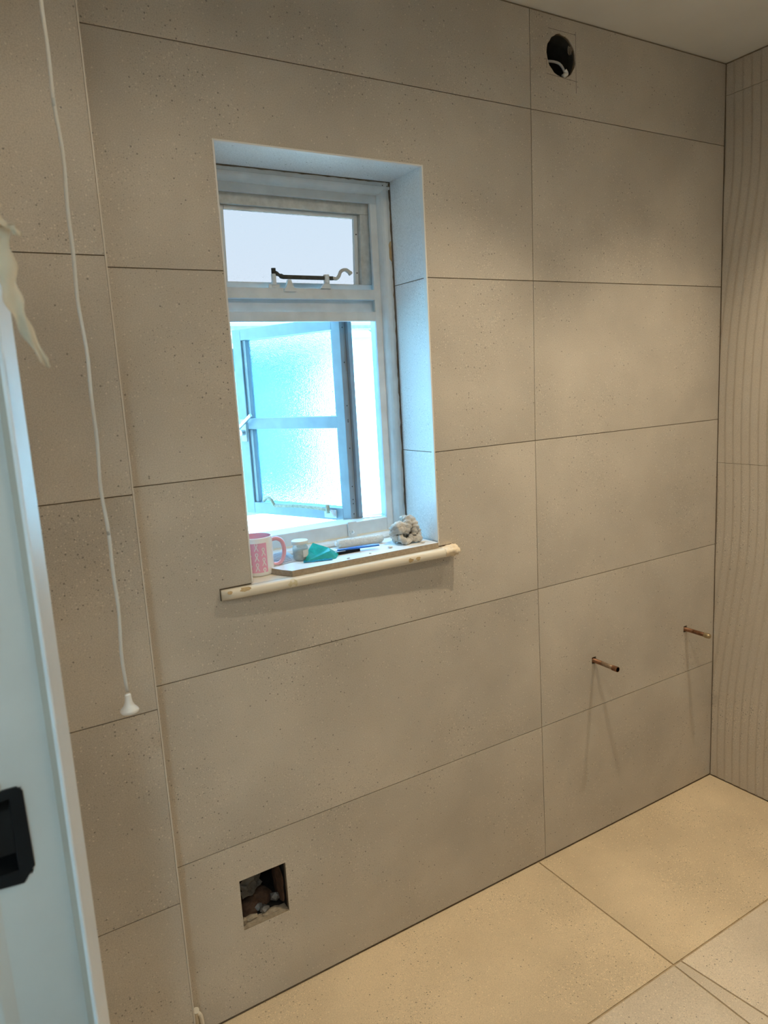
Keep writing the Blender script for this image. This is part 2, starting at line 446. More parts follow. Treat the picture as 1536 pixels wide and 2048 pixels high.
# --- left wall with the doorway, rear wall, ceiling, floor, hall
DY1, DY0, DH = -0.79, -1.75, 2.06
bm = bmesh.new()
box(bm, LWX - .2, LWX, DY1 + .025, .004, 0, CEIL); box(bm, LWX - .2, LWX, -2.45, DY0, 0, CEIL); box(bm, LWX - .2, LWX, DY0, DY1 + .025, DH, CEIL)
wall_left = struct(obj('wall_left', bm, 'plaster'), 'plastered wall with the doorway')
wall_rear = struct(boxobj('wall_rear', (LWX - .2, XR + .012, -2.45, -2.3, 0, CEIL), 'plaster'), 'plain plastered wall facing the window wall')
ceiling = struct(boxobj('ceiling', (LWX - .2, XR + .3, -2.45, .004, CEIL, CEIL + .25), 'ceiling'), 'plain painted ceiling')
struct(boxobj('roof_slab', (-6.0, 1.15, -2.8, .29, 2.78, 2.90), 'render'), 'flat roof slab over the house')

floor = struct(boxobj('floor', (LWX - .2, XR + .012, -2.45, .006, -.3, -TB), 'floor_grout'), 'pale beige stone-tiled floor')
FG = .0027; YJ = -.5135
def ftile(outer): tile(floor, outer, mat='floor_tile' if max(q[1] for q in outer) > -.4 else 'floor_tile_pale', mapf=MZ, d0=0.0, d1=-TB)
ftile([(-.028 + FG, -.002), (XR - .003, -.002), (XR - .003, YJ + FG), (-.033 + FG, YJ + FG)])
ftile([(-1.22, -.002), (-.028 - FG, -.002), (-.033 - FG, YJ + FG), (-1.22, YJ + FG)])
ftile([(-1.22 - 2 * FG, PY - .003), (-1.22 - 2 * FG, YJ + FG), (LWX, YJ + FG), (LWX, PY - .003)][::-1])
y2 = YJ - 1.2
ftile([(-1.233, YJ - FG), (-.033 - FG, YJ - FG), (-.060 - FG, y2), (-1.233, y2)][::-1])
ftile([(-.033 + FG, YJ - FG), (-.006 - FG, YJ - FG), (.112 - FG, y2), (-.060 + FG, y2)][::-1])
ftile([(-.006 + FG, YJ - FG), (XR - .003, YJ - FG), (XR - .003, y2), (.112 + FG, y2)][::-1])
ftile([(-1.233 - 2 * FG, YJ - FG), (-1.233 - 2 * FG, y2), (LWX - .02, y2), (LWX - .02, YJ - FG)])
ftile([(-1.2, y2 - 2 * FG), (-.05, y2 - 2 * FG), (-.05, -2.296), (-1.2, -2.296)][::-1])
ftile([(-.05 + 2 * FG, y2 - 2 * FG), (XR - .003, y2 - 2 * FG), (XR - .003, -2.296), (-.05 + 2 * FG, -2.296)][::-1])
struct(boxobj('floor_hall', (-3.0, LWX - .2, -2.6, .6, -.3, -.004), 'hallfloor'), 'hall floor beyond the doorway')
struct(boxobj('ceiling_hall', (-3.0, LWX - .2, -2.6, .6, CEIL, CEIL + .2), 'hallpaint'), 'hall ceiling')
struct(boxobj('wall_hall', (-3.2, -3.0, -2.6, .6, -.3, CEIL + .2), 'hallpaint'), 'hall wall facing the doorway')
struct(boxobj('wall_hall_front', (-3.0, LWX - .2, .6, .75, -.3, CEIL + .2), 'hallpaint'), 'hall wall at the window side')
struct(boxobj('wall_hall_rear', (-3.0, LWX - .2, -2.75, -2.6, -.3, CEIL + .2), 'hallpaint'), 'hall wall at the far side')

# --- door frame (jamb with lock keep) close at the left
def plan_prism(name, pts, z0, z1, mat, parent):
    bm = bmesh.new(); prism(bm, pts, [], z0, z1, MZ); return obj(name, bm, mat, parent)
door = struct(empty('door_1', (-1.50, -.79, 0)), 'white painted door frame with a black lock keep')
def dpart(name, pts, mat, z0=.0, z1=DH + .0):
    o = plan_prism(name, pts, z0, z1, mat, door); o.location = -door.location; return o
KX0, KX1, KZ0, KZ1 = -1.520, -1.463, 1.058, 1.160
# lining with the mortice cut in it
bm = bmesh.new()
JF = -.80
prism(bm, rect(-1.500, -1.434, 0, DH), [], JF, JF + .03, MY) if False else None
cut = [(KX0 + .002, KZ0 + .002), (KX1 - .002, KZ0 + .002), (KX1 - .002, KZ1 - .002), (KX0 + .002, KZ1 - .002)]
prism(bm, rect(-1.62, -1.434, 0, DH), [cut], JF, JF + .036, MY)
o = obj('lining', bm, 'door', door); o.location = -door.location
dpart('caulk_line', [(-1.4345, JF + .001), (-1.4345, JF - .0005), (-1.4295, JF - .012), (-1.4290, JF + .001)], 'caulk')
dpart('stop_bead', [(-1.4295, JF - .0122), (-1.4265, JF - .0135), (-1.4250, JF - .0125), (-1.4115, JF + .020), (-1.4105, JF + .026), (-1.4105, JF + .036), (-1.4288, JF + .036)], 'gloss')
dpart('raised_fillet', [(-1.62, JF + .0005), (-1.62, JF - .006), (-1.512, JF - .006), (-1.498, JF + .0005)], 'door', 0, KZ0 - .012)
# black lock keep: bevelled frame with a deep box
keep = empty('lock_keep', (0, 0, 0)); keep.parent = door; keep.location = -door.location
c = .012
outer = [(KX0, KZ0), (KX1 - c, KZ0 - .004), (KX1, KZ0 + c), (KX1 - .001, KZ1 - .006), (KX1 - .006, KZ1), (KX0, KZ1 + .001)]
inner = [(KX0 + .006, KZ0 + .012), (KX1 - .015, KZ0 + .012), (KX1 - .014, KZ1 - .010), (KX0 + .006, KZ1 - .010)]
bm = bmesh.new(); prism(bm, outer, [inner], JF - .003, JF + .002, MY); obj('keep_frame', bm, 'black', keep)
bm = bmesh.new(); prism(bm, [(a, b) for a, b in rect(KX0 + .003, KX1 - .003, KZ0 + .003, KZ1 - .003)], [inner], JF + .002, JF + .035, MY); obj('keep_box', bm, 'black', keep)
boxobj('keep_back', (KX0 + .003, KX1 - .003, JF + .033, JF + .036, KZ0 + .003, KZ1 - .003), 'void', keep)
boxobj('keep_tab', (KX0 + .004, KX1 - .020, JF - .0035, JF - .001, KZ1 + .001, KZ1 + .009), 'caulk', keep, bev=.001)
# head of the frame and far jamb
boxobj('frame_head', (-1.62, LWX + .008, DY0, JF + .036, DH, DH + .03), 'door', door).location = -door.location
boxobj('far_jamb', (-1.62, LWX + .008, DY0 - .0, DY0 + .03, 0, DH), 'door', door).location = -door.location

# ================================================================== LAMPS
LAMP_LABEL = ['recessed downlight near the window wall, above the copper pipes', 'recessed downlight near the window wall, beside the window', 'added fill downlight in the back row nearest the ribbed wall', 'added fill downlight in the middle of the back row', 'added fill downlight in the back row nearest the doorway']
for (x, y), w, sprd, lab in zip(LAMP_POS, LAMP_W, LAMP_SPREAD, LAMP_LABEL):
    t = empty('downlight', (x, y, CEIL))
    tag(t, lab, 'lamp', 'recessed downlights in the ceiling')
    bm = bmesh.new(); lathe(bm, [(.024, -.0005), (.043, -.0005), (.043, -.003), (.040, -.005), (.024, -.005)], 28, close=True); obj('bezel', bm, 'whiteplastic', t, True)
    bm = bmesh.new(); lathe(bm, [(0, -.0005), (.023, -.0005), (.023, -.002), (0, -.002)], 24); obj('lamp_face', bm, 'lampface', t)
    sp = add_light('downlight_beam', 'SPOT', (0, 0, -.008), w, LAMP_COL, spot_size=math.radians(sprd), spot_blend=1.0 if sprd < 160 else .35, shadow_soft_size=.007)
    sp.parent = t
hl = empty('hall_fill_lamp', (-1.9, -2.35, CEIL)); tag(hl, 'added round hall ceiling lamp, cool fill through the doorway', 'lamp')  # added lamp, cool fill for the door frame and pier
bm = bmesh.new(); lathe(bm, [(0, -.07), (.09, -.06), (.13, -.03), (.14, -.001), (0, -.001)], 28); obj('shade', bm, emitter('hall_fill_glow', (.8, .95, 1.0), 3.0), hl, True)
hb = add_light('hall_fill_bulb', 'POINT', (0, 0, -.12), 24.0, (0.76, 0.95, 1.0), shadow_soft_size=.08); hb.parent = hl

# ================================================================== WINDOW
win = struct(empty('window_1', (-.6355, .155, WZ0)), 'old white painted timber window, top light ajar and lower casement swung open')
WL = -win.location
def wpart(name, bm, mat, parent=win, smooth=False):
    o = obj(name, bm, mat, parent, smooth)
    if parent is win: o.location = WL
    return o
OX0, OX1 = WX0 - TB, WX1 + TB           # rough opening
BX0, BX1 = WX0, WX1                     # visible width
Y0, Y1 = FY, .235
def profx(bm, prof, x0, x1):            # profile (y,z) swept along x
    a = [bm.verts.new((x0, y, z)) for y, z in prof]; b = [bm.verts.new((x1, y, z)) for y, z in prof]
    n = len(prof)
    for i in range(n): bm.faces.new((a[i], a[(i + 1) % n], b[(i + 1) % n], b[i]))
    bm.faces.new(a[::-1]); bm.faces.new(b)
def profz(bm, prof, z0, z1):            # profile (x,y) swept up z
    a = [bm.verts.new((x, y, z0)) for x, y in prof]; b = [bm.verts.new((x, y, z1)) for x, y in prof]
    n = len(prof)
    for i in range(n): bm.faces.new((a[i], a[(i + 1) % n], b[(i + 1) % n], b[i]))
    bm.faces.new(a[::-1]); bm.faces.new(b)
def quarter(c0, c1, r0, n=6):           # quarter-round points centred at (c0,c1)
    return [(c0 + r0 * math.cos(t), c1 + r0 * math.sin(t)) for t in [math.pi * .5 * i / n for i in range(n + 1)]]
# staff bead: flat outside edge, rounded towards the light
def bead_jamb(x_wall, sgn):
    pts = [(x_wall, Y0 + .03), (x_wall, Y0 + .001), (x_wall + sgn * .010, Y0)]
    for i in range(7):
        t = math.pi / 2 * i / 6
        pts.append((x_wall + sgn * (.012 + .018 * math.sin(t)), Y0 - .003 + .026 * (1 - math.cos(t))))
    pts.append((x_wall + sgn * .030, Y0 + .03))
    return pts
for name, xw, sg in (('jamb', WX1 - .001, -1), ('jamb', WX0 + .001, 1)):
    bm = bmesh.new(); profz(bm, bead_jamb(xw, sg), 1.128, WZ1 - .002)
    j = wpart('staff_bead', bm, 'oldpaint', win, False)
    bm = bmesh.new()
    x0, x1 = sorted((xw + sg * .0295, xw + sg * .052))
    xo = xw - sg * .0
    xa, xb = sorted((xo, xw + sg * .050))
    box(bm, xa, xb, .178, .1875, 1.10, WZ1 - .001, bev=.0015)
    xa, xb = sorted((xo, xw + sg * .034)); box(bm, xa, xb, .1875, Y1, 1.10, WZ1 - .001)
    wpart('jamb', bm, 'oldpaint')
# head
bm = bmesh.new()
pr = [(Y0 + .03, WZ1 - .001), (Y0 + .001, WZ1 - .001), (Y0, WZ1 - .011)]
for i in range(7):
    t = math.pi / 2 * i / 6
    pr.append((Y0 - .003 + .026 * (1 - math.cos(t)), WZ1 - .013 - .018 * math.sin(t)))
pr.append((Y0 + .03, WZ1 - .031))
profx(bm, pr, WX0 + .001, WX1 - .001); wpart('staff_bead', bm, 'oldpaint')
bm = bmesh.new(); box(bm, WX0, WX1, .1772, .1872, WZ1 - .052, WZ1 - .0015, bev=.0015); box(bm, WX0, WX1, .1872, Y1 - .001, WZ1 - .036, WZ1 - .0015); wpart('head', bm, 'oldpaint')
# nail holes at the right of the head, dirty gap round the frame, old wood showing
bm = bmesh.new()
for x, z in ((-.388, WZ1 - .0095), (-.3735, WZ1 - .0105)): tube(bm, [(x, Y0 - .0006, z), (x, Y0 + .002, z)], .0013, 8)
wpart('nail_hole', bm, 'black')
bm = bmesh.new(); rr = random.Random(4)
def ragged(bm, along, fixed, a0, a1, w, axis):
    n = int((a1 - a0) / .012); top = []; bot = []
    for i in range(n + 1):
        a = a0 + (a1 - a0) * i / n; ww = w * rr.uniform(.25, 1.0)
        if axis == 'z': top.append(bm.verts.new((fixed, along, a))); bot.append(bm.verts.new((fixed - ww, along, a)))
        else: top.append(bm.verts.new((a, along, fixed))); bot.append(bm.verts.new((a, along, fixed - ww)))
    for i in range(n): bm.faces.new((top[i], top[i + 1], bot[i + 1], bot[i]))
ragged(bm, Y0 - .0010, WX1 - .0005, 1.135, WZ1 - .004, .0042, 'z'); ragged(bm, Y0 - .0010, WZ1 - .0005, WX0 + .004, WX1 - .004, .0028, 'x')
r_ = bmesh.ops.extrude_face_region(bm, geom=bm.faces[:]); bmesh.ops.translate(bm, vec=(0, .002, 0), verts=[v for v in r_['geom'] if isinstance(v, bmesh.types.BMVert)])
wpart('cracked_filler', bm, 'crack')
bm = bmesh.new()
prism(bm, [(-.3705, 1.872), (-.377, 1.879), (-.3785, 1.895), (-.3765, 1.905), (-.378, 1.915), (-.374, 1.924), (-.3705, 1.926)], [], Y0 - .0012, Y0 + .001, MY); wpart('bare_filler_patch', bm, 'stain')
# transom: fixed rail, recessed groove, lower lip
T = lambda a, b, y: (WX0 + .03, WX1 - .030, y, Y1, a, b)
bm = bmesh.new(); box(bm, WX0 + .049, WX1 - .0495, .1765, .189, 1.7735, 1.8005, bev=.0025); box(bm, WX0 + .032, WX1 - .034, .196, Y1, 1.740, 1.776); box(bm, WX0 + .049, WX1 - .0495, .1765, .1875, 1.7165, 1.742, bev=.0025); box(bm, WX0 + .035, WX1 - .035, .1975, Y1 - .001, 1.730, 1.785)
wpart('transom', bm, 'oldpaint')
# bottom rail and lower bead
bm = bmesh.new(); box(bm, WX0, WX1, .180, Y1 + .02, 1.1265, 1.167, bev=.003); wpart('bottom_rail', bm, 'oldpaint')
bm = bmesh.new(); profx(bm, [(.181, 1.099), (Y0, 1.099), (Y0, 1.117), (Y0 + .004, 1.1235), (Y0 + .012, 1.127), (.181, 1.128)], WX0 + .001, WX1 - .001); wpart('sill_bead', bm, 'oldpaint')
bm = bmesh.new(); box(bm, WX0 + .002, WX1 - .002, .1768, .1802, 1.1275, 1.1305); wpart('old_putty_line', bm, 'cream')
# outside sill
bm = bmesh.new(); profx(bm, [(Y1, 1.10), (Y1, 1.150), (.36, 1.125), (.36, 1.09), (.29, 1.09), (.29, 1.10)], OX0 - .03, OX1 + .03); wpart('outer_sill', bm, 'render')

# --- fanlight, hung at the top and pushed open a little
fan = empty('fanlight'); fan.parent = win
hz, hy = 2.0385, .190
fan.location = (WL.x, hy + WL.y, hz + WL.z); fan.rotation_euler = (math.radians(4.0), 0, 0)
fx0, fx1 = WX0 + .040, WX1 - .040
fh = -.238
def fpart(name, b, mat, bev=0.0): 
    bm = bmesh.new(); box(bm, *b, bev=bev); return obj(name, bm, mat, fan)
fpart('rail', (fx0, fx1, 0.0, .034, -.040, 0), 'chippedpaint', .002)
fpart('rail', (fx0, fx1, 0.0, .034, fh, fh + .017), 'oldpaint', .002)
fpart('stile', (fx1 - .034, fx1, 0.0, .034, fh + .017, -.040), 'chippedpaint', .002)
fpart('stile', (fx0, fx0 + .034, 0.0, .034, fh + .017, -.040), 'oldpaint', .002)
fpart('pane', (fx0 + .032, fx1 - .032, .0262, .0295, fh + .015, -.038), 'fanglass')
fpart('glazing_bead', (fx1 - .046, fx1 - .0345, .014, .024, fh + .018, -.041), 'oldpaint', .001)
fpart('glazing_bead', (fx0 + .0345, fx0 + .046, .014, .024, fh + .018, -.041), 'oldpaint', .001)
fpart('glazing_bead', (fx0 + .047, fx1 - .047, .014, .024, -.0505, -.0405), 'oldpaint', .001)
for z in (-.090, -.190):
    bm = bmesh.new(); tube(bm, [(fx1 - .040, .0125, z), (fx1 - .040, .0165, z)], .0018, 8); obj('screw', bm, 'iron', fan)

# --- peg stay across the foot of the fanlight
stay = empty('fanlight_stay'); stay.parent = win; stay.location = WL
zb, yb = 1.8275, .174
bm = bmesh.new(); box(bm, -.690, -.545, yb - .004, yb + .004, zb - .0055, zb + .0045, bev=.0018); obj('bar', bm, 'iron', stay)
bm = bmesh.new(); tube(bm, smoothpath([(-.547, yb, zb), (-.535, yb, zb - .001), (-.527, yb, zb + .006), (-.520, yb, zb + .018), (-.508, yb - .002, zb + .022), (-.497, yb - .003, zb + .016), (-.492, yb - .003, zb + .011)], 6), [.0045] * 25 + [.0052] * 6 + [.0062] * 6, 10); obj('curl_handle', bm, 'chippedpaint', stay, True)
bm = bmesh.new()
tube(bm, smoothpath([(-.690, yb, zb), (-.699, yb, zb + .004), (-.709, yb, zb + .009)], 5), [.0060] * 4 + [.0042] * 3 + [.0056] * 4, 10)
tube(bm, [(-.713, yb, zb + .004), (-.713, yb, zb + .020)], .0058, 10); obj('knuckle', bm, 'iron', stay, True)
bm = bmesh.new(); tube(bm, [(-.714, yb, zb - .020), (-.714, yb, zb + .006)], .0062, 10); box(bm, -.728, -.697, .176, .1815, zb - .0285, zb - .018, bev=.002); box(bm, -.719, -.709, yb, .182, zb - .027, zb - .012); obj('pivot_bracket', bm, 'oldpaint', stay)
bm = bmesh.new(); prism(bm, [(-.676, zb - .007), (-.668, zb - .007), (-.661, zb - .026), (-.655, zb - .031), (-.655, zb - .036), (-.688, zb - .036), (-.688, zb - .030), (-.682, zb - .025)], [], .170, .1795, MY); obj('peg_plate', bm, 'oldpaint', stay)
bm = bmesh.new(); tube(bm, [(-.5645, yb, zb + .008), (-.5645, yb, zb - .013)], .0078, 12); prism(bm, [(-.570, zb - .012), (-.559, zb - .012), (-.556, zb - .021), (-.553, zb - .027), (-.584, zb - .027), (-.578, zb - .020)], [], .171, .1805, MY); obj('peg_bracket', bm, 'oldpaint', stay)

# --- lower casement swung outwards on offset hinges
cas = empty('casement'); cas.parent = win
H = Vector((-.508, .226, 1.161)); d = Vector((-.371, .929, 0)).normalized()
cas.location = H + WL; cas.rotation_euler = (0, 0, math.atan2(d.y, d.x))
CW, CH, CT = .436, .575, -.040
def cpart(name, b, mat, bev=.0015):
    bm = bmesh.new(); box(bm, *b, bev=bev); return obj(name, bm, mat, cas)
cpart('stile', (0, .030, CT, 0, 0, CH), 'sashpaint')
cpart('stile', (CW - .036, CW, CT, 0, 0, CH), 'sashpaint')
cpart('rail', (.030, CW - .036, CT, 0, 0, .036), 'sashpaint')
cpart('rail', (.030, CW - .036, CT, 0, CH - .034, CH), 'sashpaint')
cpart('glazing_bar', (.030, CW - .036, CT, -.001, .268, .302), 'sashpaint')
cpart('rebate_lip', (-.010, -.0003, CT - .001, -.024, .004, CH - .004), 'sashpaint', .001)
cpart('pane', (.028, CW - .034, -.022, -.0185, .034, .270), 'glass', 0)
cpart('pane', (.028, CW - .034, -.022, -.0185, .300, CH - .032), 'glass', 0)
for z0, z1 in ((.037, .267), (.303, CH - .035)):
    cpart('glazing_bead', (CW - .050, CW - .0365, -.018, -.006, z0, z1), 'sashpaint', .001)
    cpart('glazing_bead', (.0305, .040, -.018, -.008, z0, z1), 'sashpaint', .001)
bm = bmesh.new()
for z in (.02, .05, .062, .10, .21, .285, .29, .33, .45, .545):
    tube(bm, [(-.0008, -.012, z), (.002, -.012, z)], .0019, 8)
obj('screw_hole', bm, 'iron', cas)
# casement stay folded along the bottom rail
bm = bmesh.new()
tube(bm, smoothpath([(.075, .012, .030), (.12, .013, .034), (.20, .014, .036), (.285, .014, .032), (.296, .014, .034), (.306, .016, .050), (.322, .016, .056), (.340, .016, .046)], 6), .0050, 8)
tube(bm, [(.078, .012, .022), (.078, .012, .046)], .0062, 10)
obj('casement_stay', bm, 'oldbrasspaint', cas, True)
bm = bmesh.new(); box(bm, .055, .100, -.001, .004, .006, .030, bev=.0015); tube(bm, smoothpath([(.062, .003, .014), (.058, .012, .018), (.064, .014, .030)], 4), .005, 8); obj('stay_bracket', bm, 'oldpaint', cas)
# lever fastener on the closing stile
bm = bmesh.new()
tube(bm, [(CW - .018, -.001, .258), (CW - .018, .018, .258)], .0095, 14)
box(bm, CW - .085, CW - .012, .016, .023, .278, .289, bev=.002, rot=Matrix.Rotation(math.radians(33), 4, 'Y'), about=(CW - .03, .02, .283))
obj('lever_handle', bm, 'steel', cas)
bm = bmesh.new(); box(bm, CW - .030, CW - .006, 0, .003, .230, .300, bev=.001); obj('lever_plate', bm, 'oldpaint', cas)
# offset hinge arms
for z in (1.1655, 1.730):
    bm = bmesh.new(); prism(bm, [(-.418, .205), (-.425, .195), (-.53, .235), (-.52, .255)], [], z, z + .003, MZ); wpart('hinge_arm', bm, 'steel')
bm = bmesh.new(); box(bm, -.548, -.520, .176, .1815, 1.118, 1.170, bev=.001); tube(bm, smoothpath([(-.534, .178, 1.146), (-.536, .166, 1.140), (-.546, .164, 1.138), (-.548, .166, 1.148)], 4), .0022, 6); wpart('stay_peg', bm, 'oldpaint')

# --- sill board with bullnose front
def nose(x): # how far the nosing stands out
    t = (x + .984) / .66
    return -(.019 + .016 * t)
bm = bmesh.new(); NX = 34; rings = []
for i in range(NX + 1):
    x = -.984 + .662 * i / NX; f = nose(x); ins = WX0 + .0005 < x < WX1 - .0005
    zt, zb_ = 1.0985, 1.0740; rad = (zt - zb_) / 2
    e = min(1, i / 1.5, (NX - i) / 1.5); f = f * (.72 + .28 * e)
    pts = [(-.0005, zb_)]
    for k in range(9):
        a = -math.pi / 2 + math.pi * k / 8
        pts.append((f + rad * .8 - rad * .8 * math.cos(a), (zt + zb_) / 2 + rad * math.sin(a)))
    pts.append((-.0005, zt))
    rings.append([bm.verts.new((x, y, z)) for y, z in pts])
for a, b in zip(rings, rings[1:]):
    for k in range(len(a)): bm.faces.new((a[k], a[(k + 1) % len(a)], b[(k + 1) % len(a)], b[k]))
bm.faces.new(rings[0]); bm.faces.new(rings[-1][::-1])
wpart('sill_nosing', bm, 'cream', win, True)
bm = bmesh.new(); box(bm, WX0 - .0045, WX1 + .0045, -.0008, .2345, 1.0745, 1.0985); wpart('sill_board', bm, 'cream')
# worn spots and brown drips on the nosing
bm = bmesh.new()
def patch(bm, x, z, rx, rz, seed, n=14):
    rnd = random.Random(seed); c_ = None; ring = []
    rad = .01225
    def P(px, pz):
        pz = max(1.0745, min(1.098, pz)); a = math.asin(max(-1, min(1, (pz - 1.08625) / rad)))
        return (px, nose(px) + rad * .8 - rad * .8 * math.cos(a) - .0006, pz)
    c_ = bm.verts.new(P(x, z))
    for k in range(n):
        t = 2 * math.pi * k / n; q = rnd.uniform(.75, 1.15)
        ring.append(bm.verts.new(P(x + rx * q * math.cos(t), z + rz * q * math.sin(t))))
    for k in range(n): bm.faces.new((c_, ring[k], ring[(k + 1) % n]))
patch(bm, -.455, 1.087, .0075, .0055, 1); patch(bm, -.478, 1.086, .0075, .006, 2)
wpart('worn_spot', bm, 'stain', win, True)
bm = bmesh.new(); patch(bm, -.812, 1.086, .013, .011, 3); wpart('worn_spot', bm, 'rawputty', win, True)
bm = bmesh.new(); patch(bm, -.930, 1.094, .014, .0045, 5); patch(bm, -.968, 1.093, .006, .004, 6); wpart('worn_spot', bm, 'stain', win, True)
# crumpled tape round the right-hand end of the nosing
bm = bmesh.new(); rings = []
for i in range(15):
    x = -.366 + .050 * i / 14; f = nose(min(x, -.33)); ring = []
    for k in range(22):
        a = 2 * math.pi * k / 22; n_ = noise.fractal(Vector((x * 90, math.cos(a) * 2.2, math.sin(a) * 2.2)), 1, 2, 3)
        r0 = .0142 + .0046 * n_ * (1 if i > 3 else .3)
        if i == 14: r0 *= .72
        ring.append(bm.verts.new((x, f * .5 + .0 + r0 * 1.35 * math.cos(a), 1.0875 + r0 * math.sin(a) + (.003 * n_ if math.sin(a) > 0 else 0))))
    rings.append(ring)
for a, b in zip(rings, rings[1:]):
    for k in range(22): bm.faces.new((a[k], a[(k + 1) % 22], b[(k + 1) % 22], b[k]))
bm.faces.new(rings[0]); bm.faces.new(rings[-1][::-1])
wpart('tape_wrap', bm, 'tape', win, True)

# ================================================================== THINGS ON THE SILL
ST = 1.0985                 # sill top
BT = 1.1135                 # top of the loose strip
bm = bmesh.new(); prism(bm, [(-.806, -.009), (-.372, -.009), (-.372, .148), (-.848, .148), (-.842, .075), (-.820, .016)], [], ST + .0007, BT, MZ)
o = obj('tile_offcut', bm, 'trim'); tag(o, 'loose white-topped tile strip lying along the window sill', 'tile strip')
o['label'] = 'loose white-topped strip of tile lying along the window sill'
o.data.materials.append(M['brick']); o.data.materials.append(M['tile'])
M['biscuit'] = simple('tile_biscuit', (0.42, 0.34, 0.25), .9, noise_amt=.15, scale=120)
o.data.materials[1] = M['biscuit']
for p in o.data.polygons:
    if abs(p.normal.z) < .5: p.material_index = 1

# mug
mc = Vector((-.8565, .086, ST + .0005))
mug = empty('mug', mc); tag(mug, 'white mug with pink handle, pink inside and pink ribbon pattern', 'mug')
R0, MH = .0410, .0955
bm = bmesh.new(); lathe(bm, [(0, .004), (.033, .004), (.035, 0), (.0385, 0), (.0405, .004), (R0, .010), (R0, MH - .003), (R0 - .0012, MH), (R0 - .003, MH - .001)], 48); obj('body', bm, 'mugwhite', mug, True)
bm = bmesh.new(); lathe(bm, [(R0 - .003, MH - .001), (R0 - .004, MH - .004), (R0 - .0045, .012), (R0 - .010, .007), (0, .0065)], 48); obj('interior', bm, 'mugpink', mug, True)
ha = math.radians(-18)
hd = Vector((math.cos(ha), math.sin(ha), 0))
bm = bmesh.new(); pth = [hd * (R0 - .002) + Vector((0, 0, .082)), hd * (R0 + .012) + Vector((0, 0, .083)), hd * (R0 + .024) + Vector((0, 0, .073)), hd * (R0 + .0275) + Vector((0, 0, .052)), hd * (R0 + .023) + Vector((0, 0, .031)), hd * (R0 + .012) + Vector((0, 0, .019)), hd * (R0 - .002) + Vector((0, 0, .019))]
tube(bm, smoothpath(pth, 6), .0052, 12); obj('handle', bm, 'mugpink', mug, True)
P0, P1 = math.radians(-180), math.radians(-74)
def onmug(a, z, dr): return (math.cos(a) * (R0 + dr), math.sin(a) * (R0 + dr), z)
bm = bmesh.new(); na = 24
lo = [bm.verts.new(onmug(P0 + (P1 - P0) * i / na, .010, .0003)) for i in range(na + 1)]; hi = [bm.verts.new(onmug(P0 + (P1 - P0) * i / na, .0825, .0003)) for i in range(na + 1)]
for i in range(na): bm.faces.new((lo[i], lo[i + 1], hi[i + 1], hi[i]))
panel = obj('printed_panel', bm, 'mugprint', mug, True)
# ribbon loops printed on the panel
def ribbon_pts(s):
    return [(-.0042 * s, -.0085 * s), (-.001 * s, -.002 * s), (.0024 * s, .0045 * s), (.0019 * s, .0078 * s), (0, .0090 * s), (-.0019 * s, .0078 * s), (-.0024 * s, .0045 * s), (.001 * s, -.002 * s), (.0042 * s, -.0085 * s)]
k = 0
for ci, a0 in enumerate([math.radians(v) for v in (-87, -111, -135, -159)]):
    for zi in range(5):
        zc = (.0235 if ci % 2 else .0105) + .0250 * zi
        if zc > .078: continue
        pts = [Vector((u, v, 0)) for u, v in smoothpath([(u, v, 0) for u, v in ribbon_pts(1.0)], 3) for u, v in [(u, v)]] if False else [(p.x, p.y) for p in smoothpath([(u, v, 0) for u, v in ribbon_pts(1.12)], 3)]
        bm = bmesh.new(); L_ = []; R_ = []
        for i, (u, v) in enumerate(pts):
            p, q = pts[max(i - 1, 0)], pts[min(i + 1, len(pts) - 1)]
            t = Vector((q[0] - p[0], q[1] - p[1])).normalized(); nrm = Vector((-t.y, t.x)) * .00105
            for S_, sg in ((L_, 1), (R_, -1)):
                uu, vv = u + nrm.x * sg, v + nrm.y * sg
                zz = max(.0102, min(.0823, zc + vv))
                S_.append(bm.verts.new(onmug(a0 + uu / R0, zz, .0006)))
        for i in range(len(pts) - 1): bm.faces.new((L_[i], L_[i + 1], R_[i + 1], R_[i]))
        obj('ribbon_print', bm, 'mugwhite', panel)

# jar
jc = (-.740, .082)
jar = empty('jar', (*jc, BT + .0005)); tag(jar, 'small glass jar with cream lid and paper label', 'jar')
bm = bmesh.new(); lathe(bm, [(0, 0), (.0175, 0), (.0195, .003), (.0200, .030), (.0185, .036), (.0165, .040), (.0165, .043), (0, .043)], 32); obj('glass_body', bm, 'jarglass', jar, True)
bm = bmesh.new(); lathe(bm, [(0, .002), (.0165, .002), (.0175, .005), (.0178, .025), (0, .028)], 24); obj('contents', bm, 'jarfill', jar, True)
bm = bmesh.new(); lathe(bm, [(.0, .0415), (.0205, .0415), (.0215, .0425), (.0215, .0495), (.0205, .0510), (.0190, .0512), (.0175, .0505), (0, .0505)], 32); obj('lid', bm, 'jarlid', jar, True)
bm = bmesh.new()
A0, A1 = math.radians(-95), math.radians(10)
lo = [bm.verts.new((math.cos(A0 + (A1 - A0) * i / 12) * .0203, math.sin(A0 + (A1 - A0) * i / 12) * .0203, .010)) for i in range(13)]
hi = [bm.verts.new((math.cos(A0 + (A1 - A0) * i / 12) * .0203, math.sin(A0 + (A1 - A0) * i / 12) * .0203, .028)) for i in range(13)]
for i in range(12): bm.faces.new((lo[i], lo[i + 1], hi[i + 1], hi[i]))
obj('paper_label', bm, 'label', jar, True)

